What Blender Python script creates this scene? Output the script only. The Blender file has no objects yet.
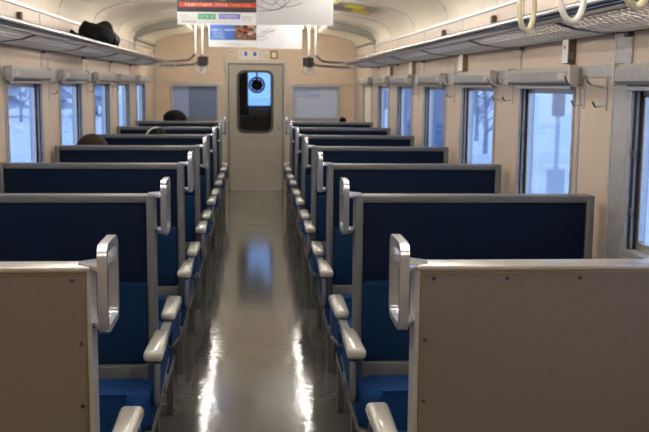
import bpy, bmesh, math, random
from mathutils import Vector, Matrix
random.seed(7)
PI = math.pi
SC = bpy.context.scene
COL = SC.collection

# ------------------------------------------------------------------ materials
def new_mat(name):
    m = bpy.data.materials.new(name); m.use_nodes = True
    nt = m.node_tree
    b = nt.nodes.get('Principled BSDF')
    return m, nt, b

def mat(name, col, rough=.5, metal=0., noise=0., nscale=20., bump=0., bscale=200., stretch=None, spec=None, coat=0., var=None):
    m, nt, b = new_mat(name)
    b.inputs['Base Color'].default_value = (*col, 1)
    b.inputs['Roughness'].default_value = rough
    b.inputs['Metallic'].default_value = metal
    if spec is not None: b.inputs['Specular IOR Level'].default_value = spec
    if coat: b.inputs['Coat Weight'].default_value = coat; b.inputs['Coat Roughness'].default_value = .12
    tc = nt.nodes.new('ShaderNodeTexCoord')
    mp = nt.nodes.new('ShaderNodeMapping')
    nt.links.new(tc.outputs['Object'], mp.inputs['Vector'])
    if stretch: mp.inputs['Scale'].default_value = stretch
    n = nt.nodes.new('ShaderNodeTexNoise'); n.inputs['Scale'].default_value = nscale; n.inputs['Detail'].default_value = 5
    nt.links.new(mp.outputs['Vector'], n.inputs['Vector'])
    r = nt.nodes.new('ShaderNodeValToRGB')
    a = max(noise, .02)
    c2 = var if var else tuple(min(1, c * (1 + a)) for c in col)
    r.color_ramp.elements[0].color = (*[c * (1 - a) for c in col], 1); r.color_ramp.elements[0].position = .3
    r.color_ramp.elements[1].color = (*c2, 1); r.color_ramp.elements[1].position = .7
    nt.links.new(n.outputs['Fac'], r.inputs['Fac']); nt.links.new(r.outputs['Color'], b.inputs['Base Color'])
    if bump:
        n2 = nt.nodes.new('ShaderNodeTexNoise'); n2.inputs['Scale'].default_value = bscale; n2.inputs['Detail'].default_value = 3
        nt.links.new(mp.outputs['Vector'], n2.inputs['Vector'])
        bp = nt.nodes.new('ShaderNodeBump'); bp.inputs['Strength'].default_value = bump; bp.inputs['Distance'].default_value = .01
        nt.links.new(n2.outputs['Fac'], bp.inputs['Height']); nt.links.new(bp.outputs['Normal'], b.inputs['Normal'])
    return m

def emis(name, col, s):
    m, nt, b = new_mat(name)
    b.inputs['Base Color'].default_value = (.8, .8, .8, 1)
    b.inputs['Emission Color'].default_value = (*col, 1); b.inputs['Emission Strength'].default_value = s
    return m

def glass_mat(name, tint=(.92, .96, 1.), gloss=.06):
    m, nt, b = new_mat(name)
    nt.nodes.remove(b)
    out = nt.nodes['Material Output']
    t = nt.nodes.new('ShaderNodeBsdfTransparent'); t.inputs['Color'].default_value = (*tint, 1)
    g = nt.nodes.new('ShaderNodeBsdfGlossy'); g.inputs['Roughness'].default_value = .03
    f = nt.nodes.new('ShaderNodeFresnel'); f.inputs['IOR'].default_value = 1.45
    mx = nt.nodes.new('ShaderNodeMath'); mx.operation = 'MULTIPLY'; mx.inputs[1].default_value = gloss
    mix = nt.nodes.new('ShaderNodeMixShader')
    nt.links.new(f.outputs['Fac'], mx.inputs[0]); nt.links.new(mx.outputs[0], mix.inputs['Fac'])
    nt.links.new(t.outputs[0], mix.inputs[1]); nt.links.new(g.outputs[0], mix.inputs[2])
    nt.links.new(mix.outputs[0], out.inputs['Surface'])
    return m

M = {}
M['wall'] = mat('beige_wall_board', (.53, .42, .325), .42, noise=.05, nscale=9, bump=.05, bscale=350)
M['endwall'] = mat('tan_end_board', (.64, .49, .345), .45, noise=.05, nscale=9, bump=.04, bscale=300)
M['ceil'] = mat('cream_ceiling_board', (.74, .66, .52), .32, noise=.04, nscale=4)
M['alum'] = mat('brushed_aluminium', (.62, .61, .60), .33, .85, noise=.06, nscale=30, stretch=(1, .05, 1))
M['alum_dull'] = mat('dull_aluminium', (.50, .49, .47), .42, .6, noise=.08, nscale=25)
M['chrome'] = mat('polished_steel', (.70, .70, .71), .16, .95, noise=.03)
M['steel_dark'] = mat('dark_steel_pipe', (.16, .16, .17), .3, .8, noise=.05)
M['net'] = mat('grey_net_wire', (.66, .65, .63), .4, .3, noise=.05)
M['frame'] = mat('grey_painted_frame', (.125, .125, .122), .48, .15, noise=.05, nscale=40)
M['handle'] = mat('satin_handle_metal', (.50, .52, .57), .25, .7, noise=.03)
M['arm'] = mat('ivory_grey_plastic', (.43, .41, .36), .22, 0, noise=.03, coat=.4)
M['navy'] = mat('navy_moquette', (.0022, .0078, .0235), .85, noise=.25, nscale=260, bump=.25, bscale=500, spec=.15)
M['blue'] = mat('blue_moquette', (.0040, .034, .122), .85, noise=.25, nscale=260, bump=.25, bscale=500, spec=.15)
M['blue_back'] = mat('darkened_blue_moquette', (.0028, .0185, .058), .85, noise=.25, nscale=260, bump=.25, bscale=500, spec=.15)  # seat moquette colour, darkened for the back cushions
M['panel'] = mat('brown_hardboard', (.150, .124, .104), .4, noise=.06, nscale=120, bump=.04, bscale=500)
M['brass'] = mat('brass_edging', (.30, .245, .14), .4, .7, noise=.05)
M['screw'] = mat('dark_screw', (.06, .055, .05), .4, .7)
M['floor'] = mat('grey_vinyl_floor', (.088, .084, .072), .085, 0, noise=.04, nscale=1.5, bump=.09, bscale=22, spec=.55)
M['lane'] = mat('worn_vinyl_aisle', (.112, .106, .090), .10, 0, noise=.04, nscale=1.5, bump=.09, bscale=22, spec=.55)
M['door'] = mat('grey_door_paint', (.40, .37, .31), .3, .15, noise=.04, nscale=8)
M['gasket'] = mat('dark_rubber_gasket', (.055, .048, .035), .5)
M['black'] = mat('black_plastic', (.012, .012, .014), .45)
M['slot'] = mat('dark_slot_brown', (.12, .075, .04), .5)
M['white'] = mat('white_paper', (.72, .73, .75), .5)
M['greypaper'] = mat('grey_paper_back', (.50, .50, .50), .5)
M['cream'] = mat('cream_sign', (.74, .68, .54), .45)
M['ring_y'] = mat('yellowed_ring_plastic', (.72, .66, .46), .3, coat=.3)
M['ring_w'] = mat('white_ring_plastic', (.80, .79, .75), .3, coat=.3)
M['belt'] = mat('dark_leather_belt', (.05, .04, .035), .5)
M['belt_w'] = mat('pale_vinyl_belt', (.62, .60, .54), .5)
M['red'] = mat('red_print', (.45, .04, .025), .5)
M['orange'] = mat('orange_print', (.85, .30, .10), .5)
M['green'] = mat('green_print', (.05, .36, .17), .5)
M['bluep'] = mat('blue_print', (.035, .10, .36), .5)
M['lblue'] = mat('pale_blue_print', (.42, .58, .85), .5)
M['violet'] = mat('violet_print', (.20, .21, .55), .5)
M['ink'] = mat('dark_ink', (.03, .03, .035), .5)
M['greyp'] = mat('grey_print', (.30, .30, .31), .5)
M['lgrey'] = mat('pale_grey_print', (.55, .56, .58), .5)
M['yellow'] = mat('plain_yellow', (.90, .66, .02), .45)
M['plate'] = mat('grey_ceiling_plate', (.30, .29, .25), .4, .3)
M['blind'] = mat('pale_lavender_blind', (.80, .83, .92), .6, noise=.03)
M['blind_d'] = mat('slate_blue_blind', (.26, .31, .43), .6, noise=.05)
M['blind_m'] = mat('blue_grey_curtain', (.50, .57, .78), .6, noise=.05)
M['paper_b'] = mat('pale_blue_paper', (.62, .68, .85), .5)
M['cab'] = mat('dark_cab_paint', (.05, .06, .07), .5, noise=.05)
M['hair'] = mat('black_hair', (.006, .005, .005), .7, noise=.3, nscale=60, spec=.08)
M['hair_b'] = mat('brown_hair', (.026, .018, .012), .7, noise=.4, nscale=70, stretch=(4, 1, 1), spec=.1)
M['skin'] = mat('skin', (.62, .40, .29), .5)
M['coat_k'] = mat('black_coat', (.015, .015, .018), .8)
M['coat_g'] = mat('charcoal_coat', (.05, .05, .06), .8)
M['bag'] = mat('black_nylon_bag', (.006, .006, .006), .9, spec=.1, noise=.3, nscale=15, bump=.5, bscale=14)
M['bagstrap'] = mat('grey_webbing', (.30, .28, .25), .6)
M['snow'] = mat('snow', (.80, .84, .92), .8, noise=.08, nscale=.6, bump=.3, bscale=.8)
M['bark'] = mat('cold_bark', (.26, .30, .40), .9)
M['siding'] = mat('slate_blue_siding', (.16, .22, .34), .7)
M['conifer'] = mat('snowy_conifer', (.40, .48, .62), .9, noise=.3, nscale=3)
M['glass'] = glass_mat('window_glass', gloss=.5)
M['glass_cab'] = glass_mat('cab_front_glass', tint=(.56, .68, .80), gloss=.3)
M['glass_in'] = glass_mat('cab_glass', tint=(.95, .97, 1.), gloss=.35)
M['tube'] = emis('fluorescent_tube', (1., .935, .84), 53.)
M['redlamp'] = mat('red_button', (.5, .02, .02), .4)

# ------------------------------------------------------------------ mesh helpers
def finish(name, bm, mats, parent=None, smooth=False, angle=35):
    me = bpy.data.meshes.new(name)
    bmesh.ops.recalc_face_normals(bm, faces=bm.faces)
    bm.to_mesh(me); bm.free()
    if not isinstance(mats, (list, tuple)): mats = [mats]
    for m in mats: me.materials.append(m)
    if smooth:
        for p in me.polygons: p.use_smooth = True
        try: me.set_sharp_from_angle(angle=math.radians(angle))
        except Exception: pass
    o = bpy.data.objects.new(name, me); COL.objects.link(o)
    if parent is not None: o.parent = parent
    return o

def box(bm, x0, x1, y0, y1, z0, z1, bev=0., seg=2, mi=0):
    if x0 > x1: x0, x1 = x1, x0
    if y0 > y1: y0, y1 = y1, y0
    r = bmesh.ops.create_cube(bm, size=1)
    vs = r['verts']
    for v in vs:
        v.co = Vector(((x0 + x1) / 2 + v.co.x * (x1 - x0), (y0 + y1) / 2 + v.co.y * (y1 - y0), (z0 + z1) / 2 + v.co.z * (z1 - z0)))
    fs = set(f for v in vs for f in v.link_faces)
    for f in fs: f.material_index = mi
    if bev > 0:
        es = list(set(e for v in vs for e in v.link_edges))
        r = bmesh.ops.bevel(bm, geom=es, offset=bev, segments=seg, affect='EDGES', profile=.5)
        for f in r['faces']: f.material_index = mi
    return vs

def hexa(bm, pts, bev=0., seg=2, mi=0):
    """8 corner points: bottom ring 4, top ring 4"""
    vs = [bm.verts.new(p) for p in pts]
    idx = [(0, 3, 2, 1), (4, 5, 6, 7), (0, 1, 5, 4), (1, 2, 6, 5), (2, 3, 7, 6), (3, 0, 4, 7)]
    fs = [bm.faces.new([vs[i] for i in f]) for f in idx]
    for f in fs: f.material_index = mi
    if bev > 0:
        es = list(set(e for v in vs for e in v.link_edges))
        r = bmesh.ops.bevel(bm, geom=es, offset=bev, segments=seg, affect='EDGES', profile=.5)
        for f in r['faces']: f.material_index = mi

def tube(bm, pts, r, seg=10, mi=0, closed=False, cap=True):
    pts = [Vector(p) for p in pts]
    n = len(pts); rings = []
    prev = None
    for i, p in enumerate(pts):
        if closed: d = pts[(i + 1) % n] - pts[i - 1]
        elif i == 0: d = pts[1] - p
        elif i == n - 1: d = p - pts[i - 1]
        else: d = (pts[i + 1] - p).normalized() + (p - pts[i - 1]).normalized()
        d.normalize()
        if prev is None:
            a = Vector((0, 0, 1)) if abs(d.z) < .9 else Vector((1, 0, 0))
            u = d.cross(a).normalized()
        else:
            u = (prev - d * prev.dot(d)).normalized()
        prev = u
        w = d.cross(u)
        rr = r[i] if isinstance(r, (list, tuple)) else r
        rings.append([bm.verts.new(p + (u * math.cos(2 * PI * k / seg) + w * math.sin(2 * PI * k / seg)) * rr) for k in range(seg)])
    m = n if closed else n - 1
    for i in range(m):
        a, b = rings[i], rings[(i + 1) % n]
        for k in range(seg):
            f = bm.faces.new((a[k], a[(k + 1) % seg], b[(k + 1) % seg], b[k])); f.material_index = mi
    if cap and not closed:
        f = bm.faces.new(rings[0][::-1]); f.material_index = mi
        f = bm.faces.new(rings[-1]); f.material_index = mi

def arc_pts(pts, rad=.05, n=6):
    """round the inner corners of a polyline"""
    pts = [Vector(p) for p in pts]; out = [pts[0]]
    for i in range(1, len(pts) - 1):
        p = pts[i]; a = pts[i - 1] - p; b = pts[i + 1] - p
        ra = min(rad, a.length * .49, b.length * .49)
        A = p + a.normalized() * ra; B = p + b.normalized() * ra
        for k in range(n + 1):
            t = k / n
            out.append(A * (1 - t) ** 2 + p * 2 * t * (1 - t) + B * t ** 2)
    out.append(pts[-1]); return out

def prism(bm, poly, axis, a, b, mi=0, bev=0., seg=2):
    """poly of 2D points extruded along axis 'x' or 'y' from a to b"""
    def P(q, t):
        return (t, q[0], q[1]) if axis == 'x' else ((q[0], t, q[1]) if axis == 'y' else (q[0], q[1], t))
    v0 = [bm.verts.new(P(q, a)) for q in poly]; v1 = [bm.verts.new(P(q, b)) for q in poly]
    n = len(poly); fs = []
    fs.append(bm.faces.new(v0)); fs.append(bm.faces.new(v1[::-1]))
    for i in range(n): fs.append(bm.faces.new((v0[i], v0[(i + 1) % n], v1[(i + 1) % n], v1[i])))
    for f in fs: f.material_index = mi
    if bev > 0:
        es = list(set(fs[0].edges) | set(fs[1].edges))
        r = bmesh.ops.bevel(bm, geom=es, offset=bev, segments=seg, affect='EDGES', profile=.5)
        for f in r['faces']: f.material_index = mi

def rrect(x0, x1, z0, z1, r, n=5):
    out = []
    for cx, cz, a0 in ((x1 - r, z1 - r, 0), (x0 + r, z1 - r, 90), (x0 + r, z0 + r, 180), (x1 - r, z0 + r, 270)):
        for k in range(n + 1):
            a = math.radians(a0 + 90 * k / n); out.append((cx + r * math.cos(a), cz + r * math.sin(a)))
    return out

def ring_prism(bm, outer, inner, axis, a, b, mi=0):
    def P(q, t):
        return (t, q[0], q[1]) if axis == 'x' else (q[0], t, q[1])
    n = len(outer)
    O0 = [bm.verts.new(P(q, a)) for q in outer]; O1 = [bm.verts.new(P(q, b)) for q in outer]
    I0 = [bm.verts.new(P(q, a)) for q in inner]; I1 = [bm.verts.new(P(q, b)) for q in inner]
    for i in range(n):
        j = (i + 1) % n
        for f in ((O0[i], O0[j], O1[j], O1[i]), (I0[i], I1[i], I1[j], I0[j]), (O0[i], I0[i], I0[j], O0[j]), (O1[i], O1[j], I1[j], I1[i])):
            bm.faces.new(f).material_index = mi

def sphere(bm, c, rx, ry, rz, seg=20, rings=12, mi=0):
    r = bmesh.ops.create_uvsphere(bm, u_segments=seg, v_segments=rings, radius=1)
    for v in r['verts']: v.co = Vector((c[0] + v.co.x * rx, c[1] + v.co.y * ry, c[2] + v.co.z * rz))
    for f in set(f for v in r['verts'] for f in v.link_faces): f.material_index = mi
    return r['verts']

def B(): return bmesh.new()

def tag(o, label=None, cat=None, group=None, kind=None):
    if label: o['label'] = label
    if cat: o['category'] = cat
    if group: o['group'] = group
    if kind: o['kind'] = kind
    return o

def empty(name, loc, label, cat, group=None):
    o = bpy.data.objects.new(name, None); COL.objects.link(o); o.location = loc; o.empty_display_size = .1
    return tag(o, label, cat, group)

def kids(o): return [c for c in COL.objects if c.parent == o]

def copy_tree(o, parent=None):
    c = o.copy(); COL.objects.link(c)
    if parent is not None: c.parent = parent
    for ch in kids(o): copy_tree(ch, c)
    return c

def struct(o, label=None): return tag(o, label, kind='structure')

# ------------------------------------------------------------------ car body
W = 1.41; YB = -1.2; YE = 13.4; WT = .075
ZW0, ZW1 = .86, 1.505            # window opening
RWIN = [(1.19, 2.06), (2.66, 3.50), (4.13, 5.02), (5.54, 6.45), (7.04, 7.93), (8.55, 9.46), (10.06, 10.96), (11.60, 12.50)]
LWIN = [(2.60, 3.48), (4.06, 4.95), (5.53, 6.42), (7.00, 7.88), (8.46, 9.36), (9.91, 10.82), (11.44, 12.34)]
PROF = [(1.41, 1.945), (1.402, 2.02), (1.375, 2.075), (1.32, 2.118), (1.22, 2.155), (1.08, 2.185), (.84, 2.222), (.55, 2.255), (.28, 2.28), (0, 2.29)]

bm = B(); box(bm, -W - .1, W + .1, YB, YE + .06, -.06, 0)
struct(finish('floor', bm, M['floor']), 'glossy grey vinyl floor')
bm = B(); box(bm, -.31, .31, YB + .05, YE - .02, 0, .0015)
struct(finish('trim_1', bm, M['lane']), 'worn paler vinyl strip along the aisle')

def side_wall(name, s, wins, ztop=1.97):
    bm = B()
    box(bm, s * W, s * (W + WT), YB, YE + .06, 0, ZW0)
    box(bm, s * W, s * (W + WT), YB, YE + .06, ZW1, ztop)
    y = YB
    for a, b in wins + [(YE + .06, None)]:
        box(bm, s * W, s * (W + WT), y, a, ZW0, ZW1)
        y = b
    return struct(finish(name, bm, M['wall']), 'beige %s side wall of the carriage' % ('right' if s > 0 else 'left'))
side_wall('wall_right', 1, RWIN); side_wall('wall_left', -1, LWIN)

bm = B()
full = [(x, z) for x, z in PROF] + [(-x, z) for x, z in PROF[-2::-1]]
up = [(x * 1.03, z + .06) for x, z in full]
prism(bm, full + up[::-1], 'y', YB, YE + .06)
struct(finish('ceiling', bm, M['ceil'], smooth=True, angle=30), 'curved cream ceiling')

# far end wall with door and two window openings
DX, DZ = .385, 1.765
EW = [(-1.185, -.515, .925, 1.478), (.495, 1.18, .925, 1.478)]
bm = B()
y0, y1 = YE, YE + .06
box(bm, -W, -1.185, y0, y1, 0, 1.97); box(bm, 1.18, W, y0, y1, 0, 1.97)
for a, b in ((-1.185, -.515), (.495, 1.18)):
    box(bm, a, b, y0, y1, 0, .925); box(bm, a, b, y0, y1, 1.478, 1.97)
box(bm, -.515, -DX, y0, y1, 0, 1.97); box(bm, DX, .495, y0, y1, 0, 1.97)
box(bm, -DX, DX, y0, y1, DZ, 1.97)
arch = [(W, 1.97)] + [p for p in full if p[1] > 1.971] + [(-W, 1.97)]
prism(bm, arch, 'y', y0, y1)
struct(finish('wall_far', bm, M['endwall']), 'tan end wall with the sliding door')
bm = B(); prism(bm, [(W, 0)] + full + [(-W, 0)], 'y', YB - .06, YB)
struct(finish('wall_near', bm, M['endwall']), 'tan end wall behind the camera')

# aluminium trims ------------------------------------------------------------
tn = [1]
def trim(bm, mt, label=None, smooth=False):
    tn[0] += 1
    return struct(finish('trim_%d' % tn[0], bm, mt, smooth=smooth), label)
for s, wins, side in ((1, RWIN, 'right'), (-1, LWIN, 'left')):
    bm = B(); box(bm, s * (W - .012), s * W, YB, YE, 1.938, 1.955, .003, 1)
    trim(bm, M['alum'], 'aluminium strip along the top of the %s wall' % side)
    bm = B(); box(bm, s * (W - .006), s * W, YB, YE, 1.528, 1.580, .002, 1)
    trim(bm, M['alum_dull'], 'aluminium band above the %s windows' % side)
    for i in range(len(wins) - 1):
        ym = (wins[i][1] + wins[i + 1][0]) / 2
        for dy, w_ in ((-.26, .012), (.26, .012)):
            bm = B()
            box(bm, s * (W - .005), s * W, ym + dy - w_, ym + dy + w_, .4, ZW1 + .02)
            if dy < 0: box(bm, s * (W - .005), s * W, ym + dy - w_, ym + dy + w_, 1.585, 1.93)
            trim(bm, M['alum_dull'])
# corner strips on the end wall and a rail above its windows
for s in (1, -1):
    bm = B(); box(bm, s * (W - .03), s * W, YE - .01, YE, .3, 1.95); trim(bm, M['alum_dull'])
    bm = B(); box(bm, s * .46, s * (W - .03), YE - .008, YE, 1.485, 1.505); trim(bm, M['alum'])
    bm = B(); box(bm, s * .455, s * .475, YE - .008, YE, .3, 1.485); trim(bm, M['alum_dull'])

# ceiling ribs: strips which follow the curved profile
def ceil_strip(y, w, t, x_to, s, bm, mi=0, x_from=2):
    pr = [p for p in PROF if x_to <= p[0] <= x_from]
    for i in range(len(pr) - 1):
        (xa, za), (xb, zb) = pr[i], pr[i + 1]
        hexa(bm, [(s * xa, y - w, za - t), (s * xb, y - w, zb - t), (s * xb, y + w, zb - t), (s * xa, y + w, za - t),
                  (s * xa, y - w, za + .01), (s * xb, y - w, zb + .01), (s * xb, y + w, zb + .01), (s * xa, y + w, za + .01)], mi=mi)
for y in (4.1, 5.57, 7.04, 8.51, 9.98, 10.9):
    bm = B(); ceil_strip(y, .014, .006, 0, 1, bm); ceil_strip(y, .014, .006, 0, -1, bm)
    trim(bm, M['alum_dull'], 'thin strip across the curved ceiling')
# ribbed cove panels at the far end
for s in (1, -1):
    bm = B()
    ceil_strip(11.36, .07, .075, .8, s, bm, 1)
    for k in range(7): ceil_strip(11.6 + k * .26, .055, .042, .84, s, bm, 0)
    box(bm, s * 1.36, s * 1.405, 11.2, 13.38, 1.985, 2.01, mi=1)
    tn[0] += 1
    struct(finish('trim_%d' % tn[0], bm, [M['ceil'], M['plate']]), 'ribbed cove panel at the far end of the ceiling')

# upper wall slots (small dark brackets over the rack)
k_ = 0
for s, ys in ((-1, (5.85, 8.6)), (1, (5.6, 7.1))):
    for y in ys:
        bm = B(); box(bm, s * (W - .03), s * W, y - .02, y + .02, 1.80, 1.90, .004, 1)
        k_ += 1
        o = finish('wall_clip', bm, M['slot'])
        tag(o, 'small dark brown clip on the %s wall above the rack, %s of its two' % ('left' if s < 0 else 'right', 'nearer' if y == ys[0] else 'farther'), 'clip', 'brown clips above the racks')

# ------------------------------------------------------------------ side windows
wn = [0]
def side_window(s, a, b, blind_down=False):
    wn[0] += 1
    X = W + .045
    bm = B()                                   # outer aluminium liner in the reveal
    t = .018
    for (y0, y1, z0, z1) in ((a, b, ZW0, ZW0 + t), (a, b, ZW1 - t, ZW1), (a, a + t, ZW0 + t, ZW1 - t), (b - t, b, ZW0 + t, ZW1 - t)):
        box(bm, s * (W - .008), s * (W + WT), y0, y1, z0, z1)
    f = struct(finish('window_%d' % wn[0], bm, M['alum_dull']), 'aluminium framed side window on the %s' % ('right' if s > 0 else 'left'))
    bm = B()                                   # inner sash
    q = .032; ai, bi, z0, z1 = a + t, b - t, ZW0 + t, ZW1 - t
    for (ya, yb, za, zb) in ((ai, bi, z0, z0 + q), (ai, bi, z1 - q, z1), (ai, ai + q, z0 + q, z1 - q), (bi - q, bi, z0 + q, z1 - q)):
        box(bm, s * (X - .012), s * (X + .012), ya, yb, za, zb, .003, 1)
    finish('sash', bm, M['alum'], f)
    bm = B()                                   # dark guide channels in the jambs
    for y in (ai + .0, bi - .012):
        box(bm, s * (W + .004), s * (W + .010), y - .002, y + .012, z0, z1); box(bm, s * (W + .026), s * (W + .032), y - .001, y + .010, z0, z1)
    finish('guide_channel', bm, M['black'], f)
    bm = B(); box(bm, s * (X - .003), s * (X + .003), ai + q, bi - q, z0 + q, z1 - q)
    finish('pane', bm, M['glass'], f)
    for zz in (1.02, 1.24):
        bm = B(); box(bm, s * (W - .002), s * (W + .012), bi - .03, bi - .004, zz - .014, zz + .014, .003, 1)
        finish('latch', bm, M['steel_dark'], f)
    # roller blind box over the opening
    bm = B()
    prism(bm, [(s * W, 1.500), (s * (W - .052), 1.500), (s * (W - .060), 1.512), (s * (W - .060), 1.556), (s * (W - .046), 1.574), (s * W, 1.574)], 'y', a - .08, b + .03, bev=.003, seg=1)
    bb = finish('blind_box', bm, M['alum_dull'], f)
    bm = B(); box(bm, s * (W - .062), s * (W - .059), a - .03, a + .08, 1.522, 1.550)
    finish('maker_plate', bm, M['cream'], bb)
    bm = B(); box(bm, s * (W - .066), s * (W - .02), a - .09, a - .08, 1.495, 1.58, .004, 1); box(bm, s * (W - .066), s * (W - .02), b + .03, b + .04, 1.495, 1.58, .004, 1)
    finish('end_cap', bm, M['alum'], bb)
    bm = B(); box(bm, s * (W - .030), s * (W - .010), a + .01, b - .01, 1.476, 1.497, .004, 1)
    finish('pull_bar', bm, M['alum'], bb)
    if blind_down:
        bm = B(); box(bm, s * (W + .012), s * (W + .016), ai, bi, z0 + .02, z1)
        finish('blind_sheet', bm, M['cream'], f)
    return f
for i, (a, b) in enumerate(RWIN): side_window(1, a, b, i == 7)
for a, b in LWIN: side_window(-1, a, b)
# steel jamb cover beside the nearest right window
bm = B(); box(bm, W - .010, W, 3.505, 3.655, .40, 1.70, .003, 1); box(bm, W - .014, W, 3.655, 3.668, .40, 1.72, .003, 1)
trim(bm, M['alum_dull'], 'full height steel cover beside the nearest right window')

# ------------------------------------------------------------------ end door, windows and signs
d = B()
box(d, -DX + .01, DX - .01, YE + .012, YE + .042, .01, .55)
wx0, wx1, wz0, wz1 = -.245, .225, .82, 1.655
# leaf built round a rounded window hole
outer = rrect(-DX + .01, DX - .01, .55, DZ - .005, .002)
inner = rrect(wx0, wx1, wz0, wz1, .085)
ring_prism(d, outer, inner, 'y', YE + .012, YE + .042)
door = struct(finish('door_1', d, M['door']), 'grey sliding end door with a rounded window')
bm = B(); ring_prism(bm, rrect(wx0 - .022, wx1 + .022, wz0 - .022, wz1 + .022, .1), rrect(wx0 + .012, wx1 - .012, wz0 + .012, wz1 - .012, .075), 'y', YE + .004, YE + .046)
finish('gasket', bm, M['gasket'], door)
bm = B(); prism(bm, rrect(wx0, wx1, wz0, wz1, .085), 'y', YE + .024, YE + .03); finish('pane', bm, M['glass_in'], door)
bm = B(); box(bm, -DX + .012, DX - .012, YE + .007, YE + .013, .728, .738); finish('seam_strip', bm, M['plate'], door)
bm = B(); tube(bm, arc_pts([(.325, YE + .014, .86), (.325, YE - .03, .86), (.325, YE - .03, .985), (.325, YE + .014, .985)], .02), .009, 8)
finish('door_handle', bm, M['chrome'], door, smooth=True)
bm = B()
for s in (-1, 1): box(bm, s * DX, s * (DX + .035), YE - .022, YE + .05, 0, DZ + .035, .004, 1)
box(bm, -DX - .0, DX + .0, YE - .022, YE + .05, DZ, DZ + .035, .004, 1)
finish('door_frame', bm, M['alum_dull'], door)
for s in (-1, 1):                             # jamb strips above the door
    bm = B(); box(bm, s * (DX + .015), s * (DX + .03), YE - .006, YE, DZ + .035, 2.2); trim(bm, M['alum_dull'])
bm = B(); box(bm, -.36, .36, YE - .03, YE, 0, .012, .002, 1); trim(bm, M['alum_dull'], 'door sill strip')

for i, (a, b, c, e) in enumerate(EW):
    wn[0] += 1
    bm = B(); t = .032
    for (x0, x1, z0, z1) in ((a, b, c, c + t), (a, b, e - t, e), (a, a + t, c + t, e - t), (b - t, b, c + t, e - t)):
        box(bm, x0, x1, YE - .016, YE + .06, z0, z1, .003, 1)
    f = struct(finish('window_%d' % wn[0], bm, M['alum_dull']), 'fixed window in the end wall, %s of the door' % ('left' if a < 0 else 'right'))
    bm = B(); box(bm, a + t, b - t, YE + .02, YE + .026, c + t, e - t); finish('pane', bm, M['glass_in'], f)
    if a < 0:
        bm = B(); box(bm, a + t, a + .25, YE + .050, YE + .056, c + t, e - t); finish('curtain', bm, M['blind_m'], f)
        bm = B(); box(bm, a + .25, b - t, YE + .044, YE + .050, c + t, e - t); finish('blind_sheet', bm, M['blind_d'], f)
        bm = B(); box(bm, a + t, b - t, YE + .038, YE + .043, c + t, c + t + .07); finish('lower_band', bm, M['greyp'], f)
    else:
        bm = B(); box(bm, a + t, b - t, YE + .046, YE + .052, c + t, e - t); finish('blind_sheet', bm, M['blind'], f)
        bm = B(); box(bm, a + t, b - t, YE + .034, YE + .044, c + t, c + t + .06); finish('sill_bar', bm, M['alum_dull'], f)
        bm = B(); box(bm, a + t + .005, a + .40, YE + .030, YE + .034, 1.325, e - t - .01); 
        o = finish('notice_sheet', bm, M['paper_b']); tag(o, 'pale blue paper notice behind the glass right of the door', 'notice')

def txt_rows(bm, x0, x1, z0, z1, y, rows, mi, n=14, fill=.7, seed=1):
    """rows of small strokes standing for tiny print"""
    rg = random.Random(seed); rh = (z1 - z0) / rows
    for r in range(rows):
        x = x0; zc = z1 - rh * (r + .5)
        cw = (x1 - x0) / n
        while x < x1 - cw * .5:
            if rg.random() < fill:
                h = rh * .38
                box(bm, x, x + cw * .14, y - .0006, y, zc - h, zc + h, mi=mi)
                box(bm, x, x + cw * .74, y - .0006, y, zc + h * .7, zc + h, mi=mi)
                box(bm, x + cw * rg.choice((.3, .6)), x + cw * .72, y - .0006, y, zc - h, zc + h * rg.choice((-.2, .2)), mi=mi)
            x += cw
    return bm

# signs above the door
bm = B(); box(bm, -.255, .17, YE - .008, YE, 1.815, 1.955, .003, 1)
sg = finish('sign_board', bm, M['cream']); tag(sg, 'cream notice board with two small pictograms above the end door', 'sign')
for x in (-.14, -.015):
    bm = B(); box(bm, x - .04, x + .04, YE - .010, YE - .008, 1.845, 1.945, mi=0); box(bm, x - .022, x + .022, YE - .0112, YE - .010, 1.87, 1.925, mi=1)
    sphere(bm, (x, YE - .0112, 1.934), .010, .0008, .008, 10, 6, mi=2)
    finish('pictogram', bm, [M['white'], M['bluep'], M['orange']], sg)
bm = B(); txt_rows(bm, -.245, -.19, 1.835, 1.945, YE - .008, 5, 0, 4, .8, 3); txt_rows(bm, .05, .16, 1.835, 1.945, YE - .008, 5, 0, 7, .8, 4)
finish('lettering', bm, M['greyp'], sg)
bm = B(); box(bm, -.368, -.28, YE - .006, YE, 1.895, 1.955, .002, 1)
ns = finish('no_smoking_sign', bm, M['white']); tag(ns, 'small white no smoking sign with red ring, above left of end door', 'sign')
bm = B(); tube(bm, [(-.340 + .020 * math.cos(a * PI / 10), YE - .007, 1.925 + .020 * math.sin(a * PI / 10)) for a in range(20)], .004, 6, closed=True)
tube(bm, [(-.354, YE - .007, 1.911), (-.326, YE - .007, 1.939)], .003, 6); finish('red_ring', bm, M['red'], ns)
bm = B(); box(bm, -.352, -.328, YE - .0075, YE - .006, 1.922, 1.928); txt_rows(bm, -.312, -.286, 1.90, 1.95, YE - .006, 3, 0, 3, .9, 5); finish('lettering', bm, M['ink'], ns)
bm = B(); ring_prism(bm, rrect(.205, .30, 1.835, 1.945, .004), rrect(.222, .283, 1.852, 1.928, .004), 'y', YE - .012, YE)
ps = finish('small_frame', bm, M['slot']); tag(ps, 'small brown square frame above right of the end door', 'frame')
bm = B(); box(bm, .222, .283, YE - .006, YE, 1.852, 1.928); finish('insert', bm, M['cream'], ps)
bm = B(); box(bm, .64, .72, YE - .006, YE, 1.845, 1.87, .002, 1)
o = finish('name_plate', bm, M['lgrey']); tag(o, 'tiny pale plate on end wall beside the right hand poles', 'plate')

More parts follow.
